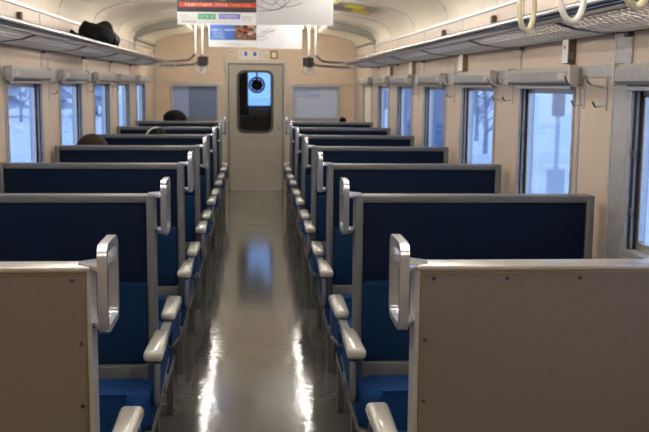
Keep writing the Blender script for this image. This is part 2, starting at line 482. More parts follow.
# ------------------------------------------------------------------ fluorescent lamps
def lamp(x, y, label):
    r = empty('fluorescent_lamp', (x, y, 2.2), label, 'lamp', 'fluorescent lamps on the ceiling')
    bm = B(); zc = .048
    prism(bm, [(-.045, .022), (.045, .022), (.06, .055), (-.06, .055)], 'y', -.69, .69, bev=.003, seg=1)
    finish('lamp_base', bm, M['white'], r)
    bm = B(); tube(bm, [(0, -.64, 0), (0, .64, 0)], .0155, 12); finish('tube', bm, M['tube'], r, smooth=True)
    for e in (-.66, .66):
        bm = B(); box(bm, -.018, .018, e - .02, e + .02, -.02, .03, .004, 1); finish('socket', bm, M['white'], r)
    return r
LY = [12.3, 10.3, 8.3, 6.3, 4.3, 2.3, .3]
ordn = ['farthest', 'second farthest', 'third farthest', 'middle', 'third nearest', 'second nearest', 'nearest']
l0 = {}
for x, side in ((-.57, 'left'), (.57, 'right')):
    for y, od in zip(LY, ordn):
        lb = '%s lit fluorescent lamp in the %s row on the ceiling' % (od, side)
        if not l0:
            l0['o'] = lamp(x, y, lb)
        else:
            c = copy_tree(l0['o']); c.location = (x, y, 2.2); c['label'] = lb

# ------------------------------------------------------------------ luggage racks
RX, RZ, RWZ = 1.08, 1.757, 1.705
def rack(s, y0, y1):
    side = 'right' if s > 0 else 'left'
    r = empty('luggage_rack', (s * W, y0, RZ), 'long steel luggage rack with wire net along the %s wall' % side, 'luggage rack', 'luggage racks')
    def L(p): return (p[0] - s * W, p[1] - y0, p[2] - RZ)
    bm = B(); tube(bm, [L((s * RX, y0, RZ)), L((s * RX, y1, RZ))], .017, 12); finish('front_rail', bm, M['chrome'], r, smooth=True)
    bm = B(); box(bm, *sorted((s * (RX + .012) - s * W, s * (RX + .030) - s * W)), 0, y1 - y0, -.034, -.004, .002, 1); finish('rail_shade_strip', bm, M['steel_dark'], r)  # dark strip stands in for the shaded underside of the front rail
    bm = B(); tube(bm, [L((s * (W - .02), y0, RWZ)), L((s * (W - .02), y1, RWZ))], .012, 8); finish('wall_rail', bm, M['slot'], r, smooth=True)
    # woven wire net
    bm = B(); n = int((y1 - y0) / .056); xa, xb = RX + .02, W - .025
    def P(t, y):
        x = xa + (xb - xa) * t; z = RZ - .018 + (RWZ - RZ + .012) * t - .022 * math.sin(PI * t)
        return Vector(L((s * x, y, z)))
    h = .0029; rows = 12
    def wire(a, b, up):
        d = (b - a); 
        if d.length < 1e-6: return
        d.normalize(); u = d.cross(Vector((0, 0, 1))).normalized() * h; v = Vector((0, 0, 1)) * h
        vs0 = [bm.verts.new(a + q) for q in (u, v, -u, -v)]; vs1 = [bm.verts.new(b + q) for q in (u, v, -u, -v)]
        for k in range(4): bm.faces.new((vs0[k], vs0[(k + 1) % 4], vs1[(k + 1) % 4], vs1[k]))
    K = 3
    for i in range(-8, n):
        for sg_ in (1, -1):
            for k in range(K):
                t0, t1 = k / K, (k + 1) / K
                off = .28
                ya = y0 + i * .056 + (off * t0 if sg_ > 0 else off * (1 - t0)); yb = y0 + i * .056 + (off * t1 if sg_ > 0 else off * (1 - t1))
                if min(ya, yb) < y0 or max(ya, yb) > y1: continue
                wire(P(t0, ya), P(t1, yb), sg_)
    finish('net', bm, M['net'], r)
    y = y0 + .35
    while y < y1 - .1:
        bm = B()
        tube(bm, [L((s * (W - .012), y, RWZ - .008)), L((s * 1.30, y, 1.692)), L((s * 1.18, y, 1.706)), L((s * (RX + .02), y, RZ - .026))], .0065, 6)
        box(bm, *sorted((s * (W - .030) - s * W, -s * .001)), y - y0 - .018, y - y0 + .018, RWZ - .028 - RZ, RWZ + .012 - RZ, .004, 1)
        finish('bracket', bm, M['steel_dark'], r)
        y += 1.47
    return r
rack(-1, 1.7, 11.7); rack(1, 1.7, 11.7)

# grab rails: rack pipe curves to the aisle and rises to the ceiling
def grab(s):
    side = 'right' if s > 0 else 'left'
    r = empty('grab_rail', (s * .75, 12., 1.75), 'bent steel grab rail joining the %s rack end to the ceiling' % side, 'grab rail', 'grab rails at the rack ends')
    def L(p): return (s * p[0] - s * .75, p[1] - 12., p[2] - 1.75)
    bm = B(); tube(bm, [L(p) for p in arc_pts([(RX, 11.702, RZ), (1.02, 11.86, 1.758), (.82, 11.98, 1.775), (.75, 12., 1.85)], .1)], .015, 10); finish('curved_pipe', bm, M['steel_dark'], r, smooth=True)
    bm = B(); tube(bm, [L(p) for p in arc_pts([(1.15, 11.73, 1.695), (1.0, 11.85, 1.705), (.74, 12., 1.725), (.665, 12., 1.80)], .1)], .015, 10); finish('curved_pipe', bm, M['steel_dark'], r, smooth=True)
    for x, zb in ((.75, 1.85), (.665, 1.80)):
        bm = B(); tube(bm, [L((x, 12., zb)), L((x, 12., 2.226))], .0155, 10); finish('pole', bm, M['ring_w'], r, smooth=True)
        bm = B(); tube(bm, [L((x, 12., 2.215)), L((x, 12., 2.235))], .034, 12); finish('flange', bm, M['alum'], r, smooth=True)
    bm = B(); tube(bm, arc_pts([L((.665, 12., 1.815)), L((.645, 11.95, 1.822)), L((.645, 11.60, 1.822))], .04), .011, 8)
    finish('strap_rod', bm, M['steel_dark'], r, smooth=True)
    bm = B(); box(bm, *sorted((L((1.20, 0, 0))[0], L((.97, 0, 0))[0])), 11.72 - 12, 11.84 - 12, 1.672 - 1.75, 1.690 - 1.75, .004, 1); finish('end_plate', bm, M['alum'], r)
grab(-1); grab(1)

def hand_strap(loc, rz, top, ring_r, tube_r, ring_m, belt_m, label, group, belt_w=.012, belt_h=.018, tall=1.):
    """ring hanging by a belt; loc = lowest point of the ring"""
    r = empty('hand_strap', loc, label, 'hand strap', group); r.rotation_euler = (0, 0, rz)
    bm = B(); R = ring_r; RZ_ = R * tall
    tube(bm, [(R * math.sin(2 * PI * k / 28), 0, RZ_ + tube_r - RZ_ * math.cos(2 * PI * k / 28)) for k in range(28)], tube_r, 10, closed=True)
    finish('ring', bm, ring_m, r, smooth=True, angle=80)
    bm = B(); z0 = 2 * RZ_ + tube_r - .004; zt = top - loc[2]
    box(bm, -belt_h, belt_h, -belt_w / 2, belt_w / 2, z0, zt, .003, 1)
    finish('belt', bm, belt_m, r)
    return r
# three near straps on the right, on a rod under the ceiling
rr = empty('strap_rail', (.9, 2.6, 2.02), 'horizontal steel rail carrying the three near hand straps', 'rail')
bm = B(); tube(bm, [(0, -1.0, 0), (0, .95, 0)], .0145, 10); finish('rod', bm, M['chrome'], rr, smooth=True)
for y in (-.8, .75):
    bm = B(); tube(bm, [(0, y, .012), (0, y, .203)], .012, 8); finish('hanger', bm, M['chrome'], rr, smooth=True)
for (y, z, c, rm, nm) in ((3.16, 1.664, .54, 'ring_y', 'farthest, yellowed one'), (2.70, 1.664, .74, 'ring_w', 'middle, whiter one'), (2.235, 1.668, .62, 'ring_y', 'nearest one')):
    az = -math.atan2(.9, y)               # view azimuth
    hand_strap((.9, y, z), az + math.acos(c), 2.005, .045, .0095, M[rm], M['belt_w'], 'round plastic hand strap hanging over the right seats, %s of three' % nm, 'near hand straps', tall=1.75)
for s, side in ((-1, 'left'), (1, 'right')):
    for k, (y, t) in enumerate(((11.66, 'nearest'), (11.75, 'middle'), (11.84, 'farthest'))):
        hand_strap((s * (.645, .61, .68)[k], y, (1.592, 1.605, 1.6)[k]), (.3, -.4, .1)[k], 1.811, .046, .011, M['ring_w'] if k != 1 else M['ring_y'], M['belt'], 'far whitish ring hand strap beside the %s poles, %s of three' % (side, t), 'far hand straps', .05, .03)

# ------------------------------------------------------------------ hanging posters
def hanger(y, zt, label):
    r = empty('poster_hanger', (0, y, zt), label, 'hanger', 'poster hangers')
    bm = B(); box(bm, -.53, .53, -.006, .006, -.012, .012, .003, 1); finish('clip_bar', bm, M['alum'], r)
    for x in (-.35, .35):
        bm = B(); tube(bm, [(x, 0, .012), (x, 0, 2.268 - zt)], .006, 8); finish('hanger_rod', bm, M['alum'], r, smooth=True)
hanger(6.4, 2.235, 'aluminium clip bar holding the nearer pair of hanging posters')
hanger(10.55, 2.235, 'aluminium clip bar holding the farther pair of hanging posters')
def sheet(x0, x1, y, z0, z1, m, label):
    bm = B(); box(bm, x0, x1, y, y + .0012, z0, z1)
    o = finish('hanging_poster', bm, m); return tag(o, label, 'poster', 'posters hanging over the aisle')
P1Y, P1Z, PT = 6.39, 1.872, 2.225
# near left: dark picture, red band, white band with labels
p = sheet(-.512, .004, P1Y, P1Z, PT, M['white'], 'near hanging poster with dark picture, red band and green and blue labels')
f = P1Y - .0004
bm = B(); box(bm, -.512, .004, f - .001, f, P1Z + .082, PT, mi=0)
for i in range(26):
    x = -.50 + random.random() * .46; z = P1Z + .150 + random.random() * .17; w = .02 + random.random() * .05
    box(bm, x, min(.0, x + w), f - .0016, f - .001, z, z + .01 + random.random() * .03, mi=random.choice((1, 1, 2, 3, 0)))
finish('picture', bm, [M['ink'], M['greyp'], M['lgrey'], M['slot']], p)
bm = B(); box(bm, -.500, .004, f - .0022, f - .0016, P1Z + .113, P1Z + .143, mi=0); txt_rows(bm, -.46, -.18, P1Z + .118, P1Z + .138, f - .0022, 1, 1, 14, .95, 8); txt_rows(bm, -.17, -.03, P1Z + .118, P1Z + .138, f - .0022, 1, 2, 8, .95, 9)
finish('red_band', bm, [M['red'], M['cream'], M['orange']], p)
bm = B(); box(bm, -.378, -.262, f - .001, f, P1Z + .036, P1Z + .070, mi=0); txt_rows(bm, -.37, -.27, P1Z + .042, P1Z + .064, f - .001, 1, 2, 8, .9, 11)
box(bm, -.24, -.10, f - .001, f, P1Z + .038, P1Z + .072, mi=1); txt_rows(bm, -.23, -.11, P1Z + .044, P1Z + .066, f - .001, 1, 2, 9, .9, 12)
finish('label_box', bm, [M['green'], M['violet'], M['white']], p)
bm = B(); txt_rows(bm, -.485, -.40, P1Z + .03, P1Z + .07, f, 2, 0, 7, .8, 13); txt_rows(bm, -.48, -.39, P1Z + .012, P1Z + .024, f, 1, 1, 10, .9, 14); txt_rows(bm, -.37, -.12, P1Z + .012, P1Z + .024, f, 1, 0, 26, .6, 15); txt_rows(bm, -.085, -.02, P1Z + .02, P1Z + .06, f, 1, 2, 3, 1, 16)
finish('lettering', bm, [M['lgrey'], M['ink'], M['greyp']], p)
p = sheet(.008, .512, P1Y, P1Z + .004, PT, M['greypaper'], 'near hanging poster, blank grey with thin dark curved lines at its top')
def scribble(bm, lines, y, w, mi=0):
    for ln in lines: tube(bm, [(x, y, z) for x, z in ln], w, 5, mi=mi)
bm = B()
def cub(a, b, c, d, n=12):
    return [tuple(a[i] * (1 - t) ** 3 + 3 * b[i] * t * (1 - t) ** 2 + 3 * c[i] * t * t * (1 - t) + d[i] * t ** 3 for i in (0, 1)) for t in [k / n for k in range(n + 1)]]
z = P1Z
scribble(bm, [cub((.02, z + .095), (.1, z + .09), (.2, z + .10), (.25, z + .20)), cub((.01, z + .13), (.09, z + .08), (.24, z + .09), (.18, z + .20)), cub((.03, z + .17), (.10, z + .12), (.13, z + .12), (.16, z + .20)), cub((.1, z + .20), (.15, z + .10), (.2, z + .11), (.31, z + .15))], f, .0016)
finish('line_drawing', bm, M['ink'], p)
P2Y, P2Z = 10.54, 1.884
p = sheet(-.512, .004, P2Y, P2Z, PT, M['white'], 'far hanging poster with blue ground and red and brown picture')
f = P2Y - .0004
bm = B(); box(bm, -.500, -.23, f - .001, f, P2Z + .075, PT, mi=0); box(bm, -.23, .004, f - .001, f, P2Z + .075, PT, mi=3)
rg = random.Random(5)
for i in range(60):
    x = -.20 + rg.random() * .19; zz = P2Z + .09 + rg.random() * .16; w = .012 + rg.random() * .03
    box(bm, x, min(.003, x + w), f - .0016, f - .001, zz, zz + .006 + rg.random() * .022, mi=rg.choice((1, 1, 2, 4, 5)))
finish('picture', bm, [M['bluep'], M['red'], M['ink'], M['slot'], M['lgrey'], M['orange']], p)
bm = B(); txt_rows(bm, -.48, -.20, P2Z + .172, P2Z + .195, f - .001, 1, 0, 14, .9, 21); txt_rows(bm, -.48, -.33, P2Z + .09, P2Z + .165, f - .001, 4, 1, 12, .75, 22)
txt_rows(bm, -.49, -.38, P2Z + .03, P2Z + .05, f, 1, 2, 7, .8, 23); txt_rows(bm, -.34, -.16, P2Z + .018, P2Z + .042, f, 1, 3, 12, .95, 24); txt_rows(bm, -.14, -.02, P2Z + .018, P2Z + .04, f, 1, 4, 7, .9, 25)
finish('lettering', bm, [M['white'], M['lblue'], M['lgrey'], M['green'], M['yellow']], p)
p = sheet(.008, .503, P2Y, P2Z - .012, PT, M['white'], 'far hanging poster, blank white with dark sketch lines in its upper left')
z = P2Z
bm = B()
scribble(bm, [cub((.012, z + .09), (.06, z + .12), (.12, z + .16), (.22, z + .20)), cub((.02, z + .15), (.07, z + .13), (.1, z + .19), (.16, z + .21)), cub((.03, z + .08), (.10, z + .07), (.08, z + .10), (.14, z + .10)), cub((.05, z + .18), (.10, z + .16), (.14, z + .17), (.20, z + .17)), cub((.012, z + .12), (.05, z + .14), (.05, z + .10), (.1, z + .12))], f, .0028)
finish('line_drawing', bm, M['greyp'], p)

# grey plate with plain yellow patches on the right of the ceiling, near the far end
pl = empty('ceiling_plate', (.98, 9.3, 2.19), 'grey plate with yellow patches on right of the curved ceiling', 'plate')
def ceil_z(x):
    x = abs(x)
    for (xa, za), (xb, zb) in zip(PROF, PROF[1:]):
        if xb <= x <= xa: return zb + (za - zb) * (x - xb) / (xa - xb)
    return 2.29
def ceil_patch(name, x0, x1, y0, y1, t, m, parent, org, t0=0):
    bm = B(); n = 6
    for i in range(n):
        xa = x0 + (x1 - x0) * i / n; xb = x0 + (x1 - x0) * (i + 1) / n
        za, zb = ceil_z(xa), ceil_z(xb)
        P = [(xa, y0, za - t), (xb, y0, zb - t), (xb, y1, zb - t), (xa, y1, za - t), (xa, y0, za - t0), (xb, y0, zb - t0), (xb, y1, zb - t0), (xa, y1, za - t0)]
        hexa(bm, [(a - org[0], b - org[1], c - org[2]) for a, b, c in P])
    return finish(name, bm, m, parent)
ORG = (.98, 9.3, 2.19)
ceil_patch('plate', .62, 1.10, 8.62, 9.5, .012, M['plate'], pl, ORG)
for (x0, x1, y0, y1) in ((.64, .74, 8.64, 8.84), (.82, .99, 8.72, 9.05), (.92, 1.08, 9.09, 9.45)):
    ceil_patch('yellow_patch', x0, x1, y0, y1, .014, M['yellow'], pl, ORG, .0125)

# ------------------------------------------------------------------ wall fittings
def coat_hook(s, y, label, long=False):
    r = empty('coat_hook', (s * W, y, 1.45), label, 'coat hook', 'coat hooks between the windows')
    bm = B(); box(bm, *sorted((0, -s * .006)), -.012 - .008 * long, .012 + .008 * long, -.055 - .03 * long, .075 + .125 * long, .002, 1); finish('back_plate', bm, M['alum_dull'], r)
    bm = B(); tube(bm, arc_pts([(-s * .004, 0, .035), (-s * .075, 0, .052), (-s * .088, 0, .085)], .02), .0055, 8); finish('upper_hook', bm, M['chrome'], r, smooth=True)
    bm = B(); tube(bm, arc_pts([(-s * .004, 0, -.035), (-s * .045, 0, -.042), (-s * .055, 0, -.018)], .015), .005, 8); finish('lower_hook', bm, M['chrome'], r, smooth=True)
    return r
names = [(1, 3.76, 'steel coat hook on right wall beside the steel window cover'), (1, 4.02, 'steel coat hook on right wall at near edge of second window'),
         (1, 5.17, 'steel coat hook on second right wall pier, nearer of its pair'), (1, 5.40, 'steel coat hook on second right wall pier, farther of its pair'),
         (1, 6.72, 'steel coat hook on the third right wall pier'), (1, 8.22, 'steel coat hook on the fourth right wall pier'),
         (-1, 6.66, 'steel coat hook on left wall between first and second visible windows'), (-1, 8.15, 'steel coat hook on left wall between second and third visible windows'), (-1, 9.6, 'steel coat hook on left wall between third and fourth visible windows')]
h0 = {}
for s, y, lb in names:
    key = (s, s < 0 or y > 6)
    if key not in h0: h0[key] = coat_hook(s, y, lb, key[1])
    else:
        c = copy_tree(h0[key]); c.location = (s * W, y, 1.45); c['label'] = lb
def wall_box(y0, y1, z0, z1, m1, m2, label, dot=False):
    r = empty('wall_box', (W, (y0 + y1) / 2, z0), label, 'box', 'boxes on the right wall')
    h = (y1 - y0) / 2
    bm = B(); box(bm, -.036, 0, -h, h, 0, z1 - z0, .003, 1); finish('body', bm, m1, r)
    bm = B(); box(bm, -.0385, -.034, -h + .003, h - .003, .003, z1 - z0 - .003, .001, 1); finish('cover', bm, m2, r)
    if dot:
        bm = B(); sphere(bm, (-.039, 0, (z1 - z0) * .66), .004, .009, .009, 12, 8); finish('red_button', bm, M['redlamp'], r)
        bm = B(); txt_rows(bm, -.03, -.008, .02, .05, -h - .0002, 2, 0, 3); finish('lettering', bm, M['greyp'], r)
wall_box(4.15, 4.23, 1.59, 1.70, M['slot'], M['white'], 'grey and white switch box with a red dot, high on right wall', True)
wall_box(6.31, 6.44, 1.585, 1.695, M['brass'], M['cream'], 'brownish box high on right wall, second from the camera')
wall_box(8.39, 8.55, 1.585, 1.695, M['brass'], M['cream'], 'brownish box high on right wall, farthest from the camera')
wall_box(9.78, 9.92, 1.585, 1.68, M['brass'], M['cream'], 'small box high on right wall near the far end')

# floor fittings
bm = B(); box(bm, -.13, .15, 10.06, 10.10, .0015, .006, .001, 1)
tag(finish('floor_strip', bm, M['brass']), 'short brass strip across the aisle floor near the far door', 'strip')
bm = B(); sphere(bm, (-.45, 13.2, .03), .03, .03, .03, 16, 10)
tag(finish('door_stop', bm, M['ring_w'], smooth=True), 'small white round stop on the floor left of the end door', 'door stop')

# ------------------------------------------------------------------ bench seats
A_, BR, BL = .394, 1.366, 1.384
def s_box(bm, s, x0, x1, y0, y1, z0, z1, bev=0., seg=2, mi=0): box(bm, s * x0, s * x1, y0, y1, z0, z1, bev, seg, mi)

def bench_half(r, s, d):
    """cushions, arm and side panel of the half facing d (d=-1: towards the camera)"""
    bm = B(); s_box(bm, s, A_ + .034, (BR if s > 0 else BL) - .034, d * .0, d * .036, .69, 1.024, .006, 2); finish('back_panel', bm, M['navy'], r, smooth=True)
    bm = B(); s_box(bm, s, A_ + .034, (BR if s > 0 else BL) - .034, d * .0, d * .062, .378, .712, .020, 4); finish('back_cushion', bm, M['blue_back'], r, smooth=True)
    bm = B()
    x0, x1 = sorted((s * .372, s * ((BR if s > 0 else BL) - .01))); ya, yb = sorted((d * .125, d * .54))
    prism(bm, rrect(x0, x1, ya, yb, .075, 6), 'z', .262, .382, bev=.038, seg=5)
    for v in bm.verts:
        if v.co.z > .31: v.co.z += (abs(v.co.y) - .33) * .17 * (v.co.z - .31) / .07
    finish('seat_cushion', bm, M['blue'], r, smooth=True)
    bm = B(); s_box(bm, s, .372, (BR if s > 0 else BL) - .012, d * .08, d * .51, .215, .262, .004, 1); finish('seat_pan', bm, M['frame'], r)
    # arm pad: thicker at the front end
    bm = B(); x0, x1 = sorted((s * .328, s * .400)); ya, yb = d * .135, d * .455
    pts = [(x0 + .006, ya, .508), (x1 - .006, ya, .508), (x1, yb, .504), (x0, yb, .504), (x0 + .004, ya, .545), (x1 - .004, ya, .545), (x1, yb, .548), (x0, yb, .548)]
    hexa(bm, pts, .017, 3); finish('arm_rest', bm, M['arm'], r, smooth=True)
    bm = B(); s_box(bm, s, .348, .386, d * .0, d * .20, .474, .508, .006, 2); finish('arm_bracket', bm, M['frame'], r)
    # aisle side panel with rim
    q = [(.09, .497), (.435, .497), (.450, .45), (.462, .365), (.44, .345), (.36, .372), (.09, .415)]
    bm = B(); prism(bm, [(d * a, z) for a, z in q], 'x', s * .342, s * .368, bev=.004, seg=1); sp = finish('side_panel', bm, M['blue'], r)
    bm = B(); pts = arc_pts([(s * .350, d * a, z) for a, z in q[1:]], .02, 3)
    tube(bm, pts, .0115, 8); finish('rim', bm, M['frame'], sp, smooth=True)
    for x in (.388, (BR if s > 0 else BL) - .04):
        bm = B(); s_box(bm, s, x - .016, x + .016, d * .415, d * .445, 0, .24, .003, 1); finish('leg', bm, M['frame'], r)

def bench_core(r, s, y_half=.042):
    bm = B()
    s_box(bm, s, A_, A_ + .033, -y_half, y_half, .21, 1.055, .005, 2)
    s_box(bm, s, (BR if s > 0 else BL) - .033, (BR if s > 0 else BL), -y_half, y_half, .21, 1.055, .005, 2)
    s_box(bm, s, A_ + .030, (BR if s > 0 else BL) - .030, -y_half, y_half, 1.025, 1.055, .005, 2)
    s_box(bm, s, A_ + .030, (BR if s > 0 else BL) - .030, *((-.088, .088) if y_half > .035 else (-.028, .088)), .24, .384, .006, 2)
    finish('back_frame', bm, M['frame'], r, smooth=True)
    for x in (.410, (BR if s > 0 else BL) - .03):
        bm = B(); s_box(bm, s, x - .016, x + .016, -.02, .02, 0, .212, .003, 1); finish('leg', bm, M['frame'], r)
    # D shaped grab handle at the aisle corner
    bm = B()
    o = rrect(-.096, .096, .903, 1.118, .034, 6); i = rrect(-.074, .074, .920, 1.098, .018, 6)
    ring_prism(bm, o, i, 'x', s * .343, s * .365)
    bmesh.ops.bevel(bm, geom=[e for e in bm.edges if abs(e.verts[0].co.x - e.verts[1].co.x) < 1e-5 and len(e.link_faces) == 2 and e.calc_face_angle(0) > 1.2], offset=.006, segments=2, affect='EDGES')
    h = finish('grab_handle', bm, M['handle'], r, smooth=True, angle=50)
    for z0, z1, xe in ((1.046, 1.062, .424), (.906, .922, .400)):
        bm = B()
        xe_, xs = s * xe, s * .350
        P = [(xs, -.078, z0), (xe_, -.018, z0), (xe_, .018, z0), (xs, .078, z0)]
        hexa(bm, P + [(p_[0], p_[1], z1) for p_ in P], .004, 2)
        finish('handle_bracket', bm, M['handle'], h, smooth=True)

def double_bench(s, y, label, group):
    r = empty('bench_seat', (0, y, 0), label, 'bench seat', group)
    r.location = (0, y, 0)
    bench_core(r, s); bench_half(r, s, -1); bench_half(r, s, 1)
    return r
def end_bench(s, y, label, group):
    r = empty('bench_seat', (0, y, 0), label, 'bench seat', group)
    bench_core(r, s, .030); bench_half(r, s, 1)
    bm = B(); s_box(bm, s, A_ + .008, (BR if s > 0 else BL) - .004, -.040, -.004, .10, 1.044, .002, 1); pn = finish('back_board', bm, M['panel'], r)
    pn['label'] = 'brown hardboard back panel'
    bm = B(); s_box(bm, s, A_ + .008, (BR if s > 0 else BL) - .004, -.042, -.036, 1.038, 1.043); s_box(bm, s, A_ + .008, A_ + .012, -.042, -.036, .10, 1.038); finish('edging', bm, M['brass'], pn)
    bm = B(); s_box(bm, s, A_ - .004, (BR if s > 0 else BL), -.046, .034, 1.044, 1.058, .003, 2); finish('top_cap', bm, M['alum'], r, smooth=True)
    bm = B(); s_box(bm, s, A_ - .006, A_ + .007, -.044, .030, .10, 1.045, .003, 1); finish('edge_cap', bm, M['alum_dull'], r)
    for x, z in [(A_ + .040 + .182 * k, 1.024) for k in range(6)] + [(A_ + .022, .87 - .155 * k) for k in range(5)]:
        bm = B(); n = 10
        c = bmesh.ops.create_cone(bm, segments=10, radius1=.005, radius2=.0035, depth=.005, cap_ends=True, matrix=Matrix.Translation((s * x, -.0425, z)) @ Matrix.Rotation(PI / 2, 4, 'X'))
        finish('screw', bm, M['screw'], pn)
    return r
Z1, PP = 2.282, 1.47
num = {2: 'first', 3: 'second', 4: 'third', 5: 'fourth', 6: 'fifth', 7: 'sixth'}
for s, side in ((-1, 'left'), (1, 'right')):
    end_bench(s, Z1, 'bench with a brown hardboard back on the %s, closest to the camera' % side, 'benches with brown backs')
    d0 = None
    for k in range(2, 8):
        lb = '%s blue back to back double bench on the %s beyond the brown backed bench' % (num[k], side)
        if d0 is None: d0 = double_bench(s, Z1 + PP * (k - 1), lb, 'blue double benches')
        else:
            c = copy_tree(d0); c.location = (0, Z1 + PP * (k - 1), 0); c['label'] = lb

# ------------------------------------------------------------------ passengers (seen as heads over the seat backs)
def person(x, y, top, hair, coat, hr, label, bun=None, band=False, bob=False):
    """seated, facing away from the camera (+Y), head just in front of the seat back"""
    seat = .45; th = top - .012
    head_c = Vector((0, 0, th - .105)); neck = th - .235; sh = th - .30
    V = [(0, .16, seat + .10), (0, .08, seat + .24), (0, .03, sh - .02), (0, .01, neck), (0, 0, th - .16), (0, .01, th - .075)]
    E = [(0, 1), (1, 2), (2, 3), (3, 4), (4, 5)]
    R = [(.15, .11), (.135, .10), (.13, .085), (.052, .055), (.068, .082), (.074, .092)]
    def add(p, r, frm):
        V.append(p); R.append((r, r)); E.append((frm, len(V) - 1)); return len(V) - 1
    for g in (-1, 1):
        a = add((g * .145, .04, sh - .03), .062, 2); a = add((g * .165, .10, sh - .24), .046, a); a = add((g * .12, .30, seat + .19), .036, a); a = add((g * .07, .385, seat + .17), .028, a)
        b = add((g * .095, .22, seat + .085), .085, 0); b = add((g * .10, .50, seat + .09), .062, b); b = add((g * .10, .535, .10), .046, b); b = add((g * .10, .62, .045), .04, b)
    me = bpy.data.meshes.new('person'); me.from_pydata([Vector(v) for v in V], E, [])
    o = bpy.data.objects.new('person', me); COL.objects.link(o)
    sk = o.modifiers.new('skin', 'SKIN'); sk.use_smooth_shade = True
    for i, (ra, rb) in enumerate(R):
        sv = me.skin_vertices[0].data[i]; sv.radius = (ra, rb); sv.use_root = (i == 0)
    ss = o.modifiers.new('sub', 'SUBSURF'); ss.levels = 2; ss.render_levels = 2
    dg = bpy.context.evaluated_depsgraph_get(); dg.update()
    m2 = bpy.data.meshes.new_from_object(o.evaluated_get(dg))
    o.modifiers.clear(); o.data = m2; m2.name = 'person'
    m2.materials.clear()
    for m_ in (coat, M['skin']): m2.materials.append(m_)
    for p in m2.polygons:
        p.material_index = 1 if p.center.z > neck + .015 else 0
        if p.center.y > .36 and abs(p.center.x) < .11 and p.center.z > seat + .12: p.material_index = 1
        p.use_smooth = True
    # face
    bm = B(); sphere(bm, (0, .105, th - .125), .012, .022, .024, 10, 8); finish('nose', bm, M['skin'], o, smooth=True)
    for g in (-1, 1):
        bm = B(); sphere(bm, (g * .032, .092, th - .098), .012, .008, .007, 10, 8); finish('eye', bm, M['ink'], o, smooth=True)
        bm = B(); sphere(bm, (g * .079, .0, th - .115), .010, .018, .030, 10, 8); finish('ear', bm, M['skin'], o, smooth=True)
    bm = B(); sphere(bm, (0, .092, th - .165), .022, .008, .006, 10, 6); finish('mouth', bm, M['red'], o, smooth=True)
    # hair cap
    bm = B()
    vs = sphere(bm, (0, -.008, th - .092), hr, hr * 1.12, .107, 28, 18)
    for v in vs:
        if v.co.y > .03 and v.co.z < th - .06: v.co.y = .03 + (v.co.y - .03) * .15
        k = 1 + .02 * math.sin(v.co.x * 90 + v.co.z * 40)
        v.co.x *= k
        if bob and v.co.z < th - .10: v.co.z = th - .10 + (v.co.z - th + .10) * 1.7
    hx = finish('hair', bm, hair, o, smooth=True, angle=80)
    if bun:
        bm = B(); sphere(bm, (0, -.01, th + .03), .042, .042, .040, 18, 12); finish('hair_bun', bm, hair, o, smooth=True)
    if band:
        bm = B(); n = 16
        tube(bm, [((hr + .002) * math.cos(PI * .45 + PI * .6 * k / n) , -.045, th - .09 + .102 * math.sin(PI * .45 + PI * .6 * k / n)) for k in range(n + 1)], .007, 8)
        finish('hair_band', bm, M['cream'], o, smooth=True)
    o.location = (x, y, 0)
    tag(o, label, 'person', 'seated passengers')
    return o
person(-1.175, 6.94, 1.122, M['hair_b'], M['coat_g'], .112, 'brown haired passenger by the left window, head over the third double bench')
person(-.86, 8.40, 1.106, M['hair'], M['coat_k'], .092, 'black haired passenger with a pale hair band on the left', band=True)
person(-.955, 11.37, 1.175, M['hair'], M['coat_k'], .140, 'passenger with bushy black hair before the left end window', bob=True)
person(1.03, 11.30, 1.048, M['hair'], M['coat_g'], .085, 'passenger on the far right with only a dark hair bun showing', bun=True)

# ------------------------------------------------------------------ bag on the left rack
bg = empty('backpack', (-1.21, 7.45, RZ + .012), 'black cloth backpack with grey strap lying on the left luggage rack', 'bag')
bm = B(); vs = sphere(bm, (0, 0, .066), .125, .30, .078, 28, 18)
for v in vs:
    if v.co.z < .03: v.co.z = max(v.co.z, -.02) 
    n = .018 * math.sin(v.co.y * 26 + v.co.x * 12) + .014 * math.sin(v.co.x * 40 + v.co.z * 33)
    v.co.z += n * (1 if v.co.z > .05 else .2)
    if v.co.z > .06: v.co.z += .036 * math.exp(-((v.co.y + .05) / .13) ** 2)
finish('bag_body', bm, M['bag'], bg, smooth=True, angle=80)
bm = B(); tube(bm, [(.02, .02, .15), (.07, .10, .15), (.115, .16, .105), (.125, .24, .05), (.09, .30, .03)], .011, 8); finish('strap', bm, M['bagstrap'], bg, smooth=True)
bm = B(); vs = sphere(bm, (.06, .33, .055), .07, .10, .065, 18, 12); finish('pocket', bm, M['bag'], bg, smooth=True)
bm = B(); tube(bm, [(-.05, -.24, .05), (-.08, -.36, .06), (-.06, -.46, .05), (-.09, -.52, .075)], [.016, .014, .012, .016], 8); finish('loose_strap', bm, M['bag'], bg, smooth=True)

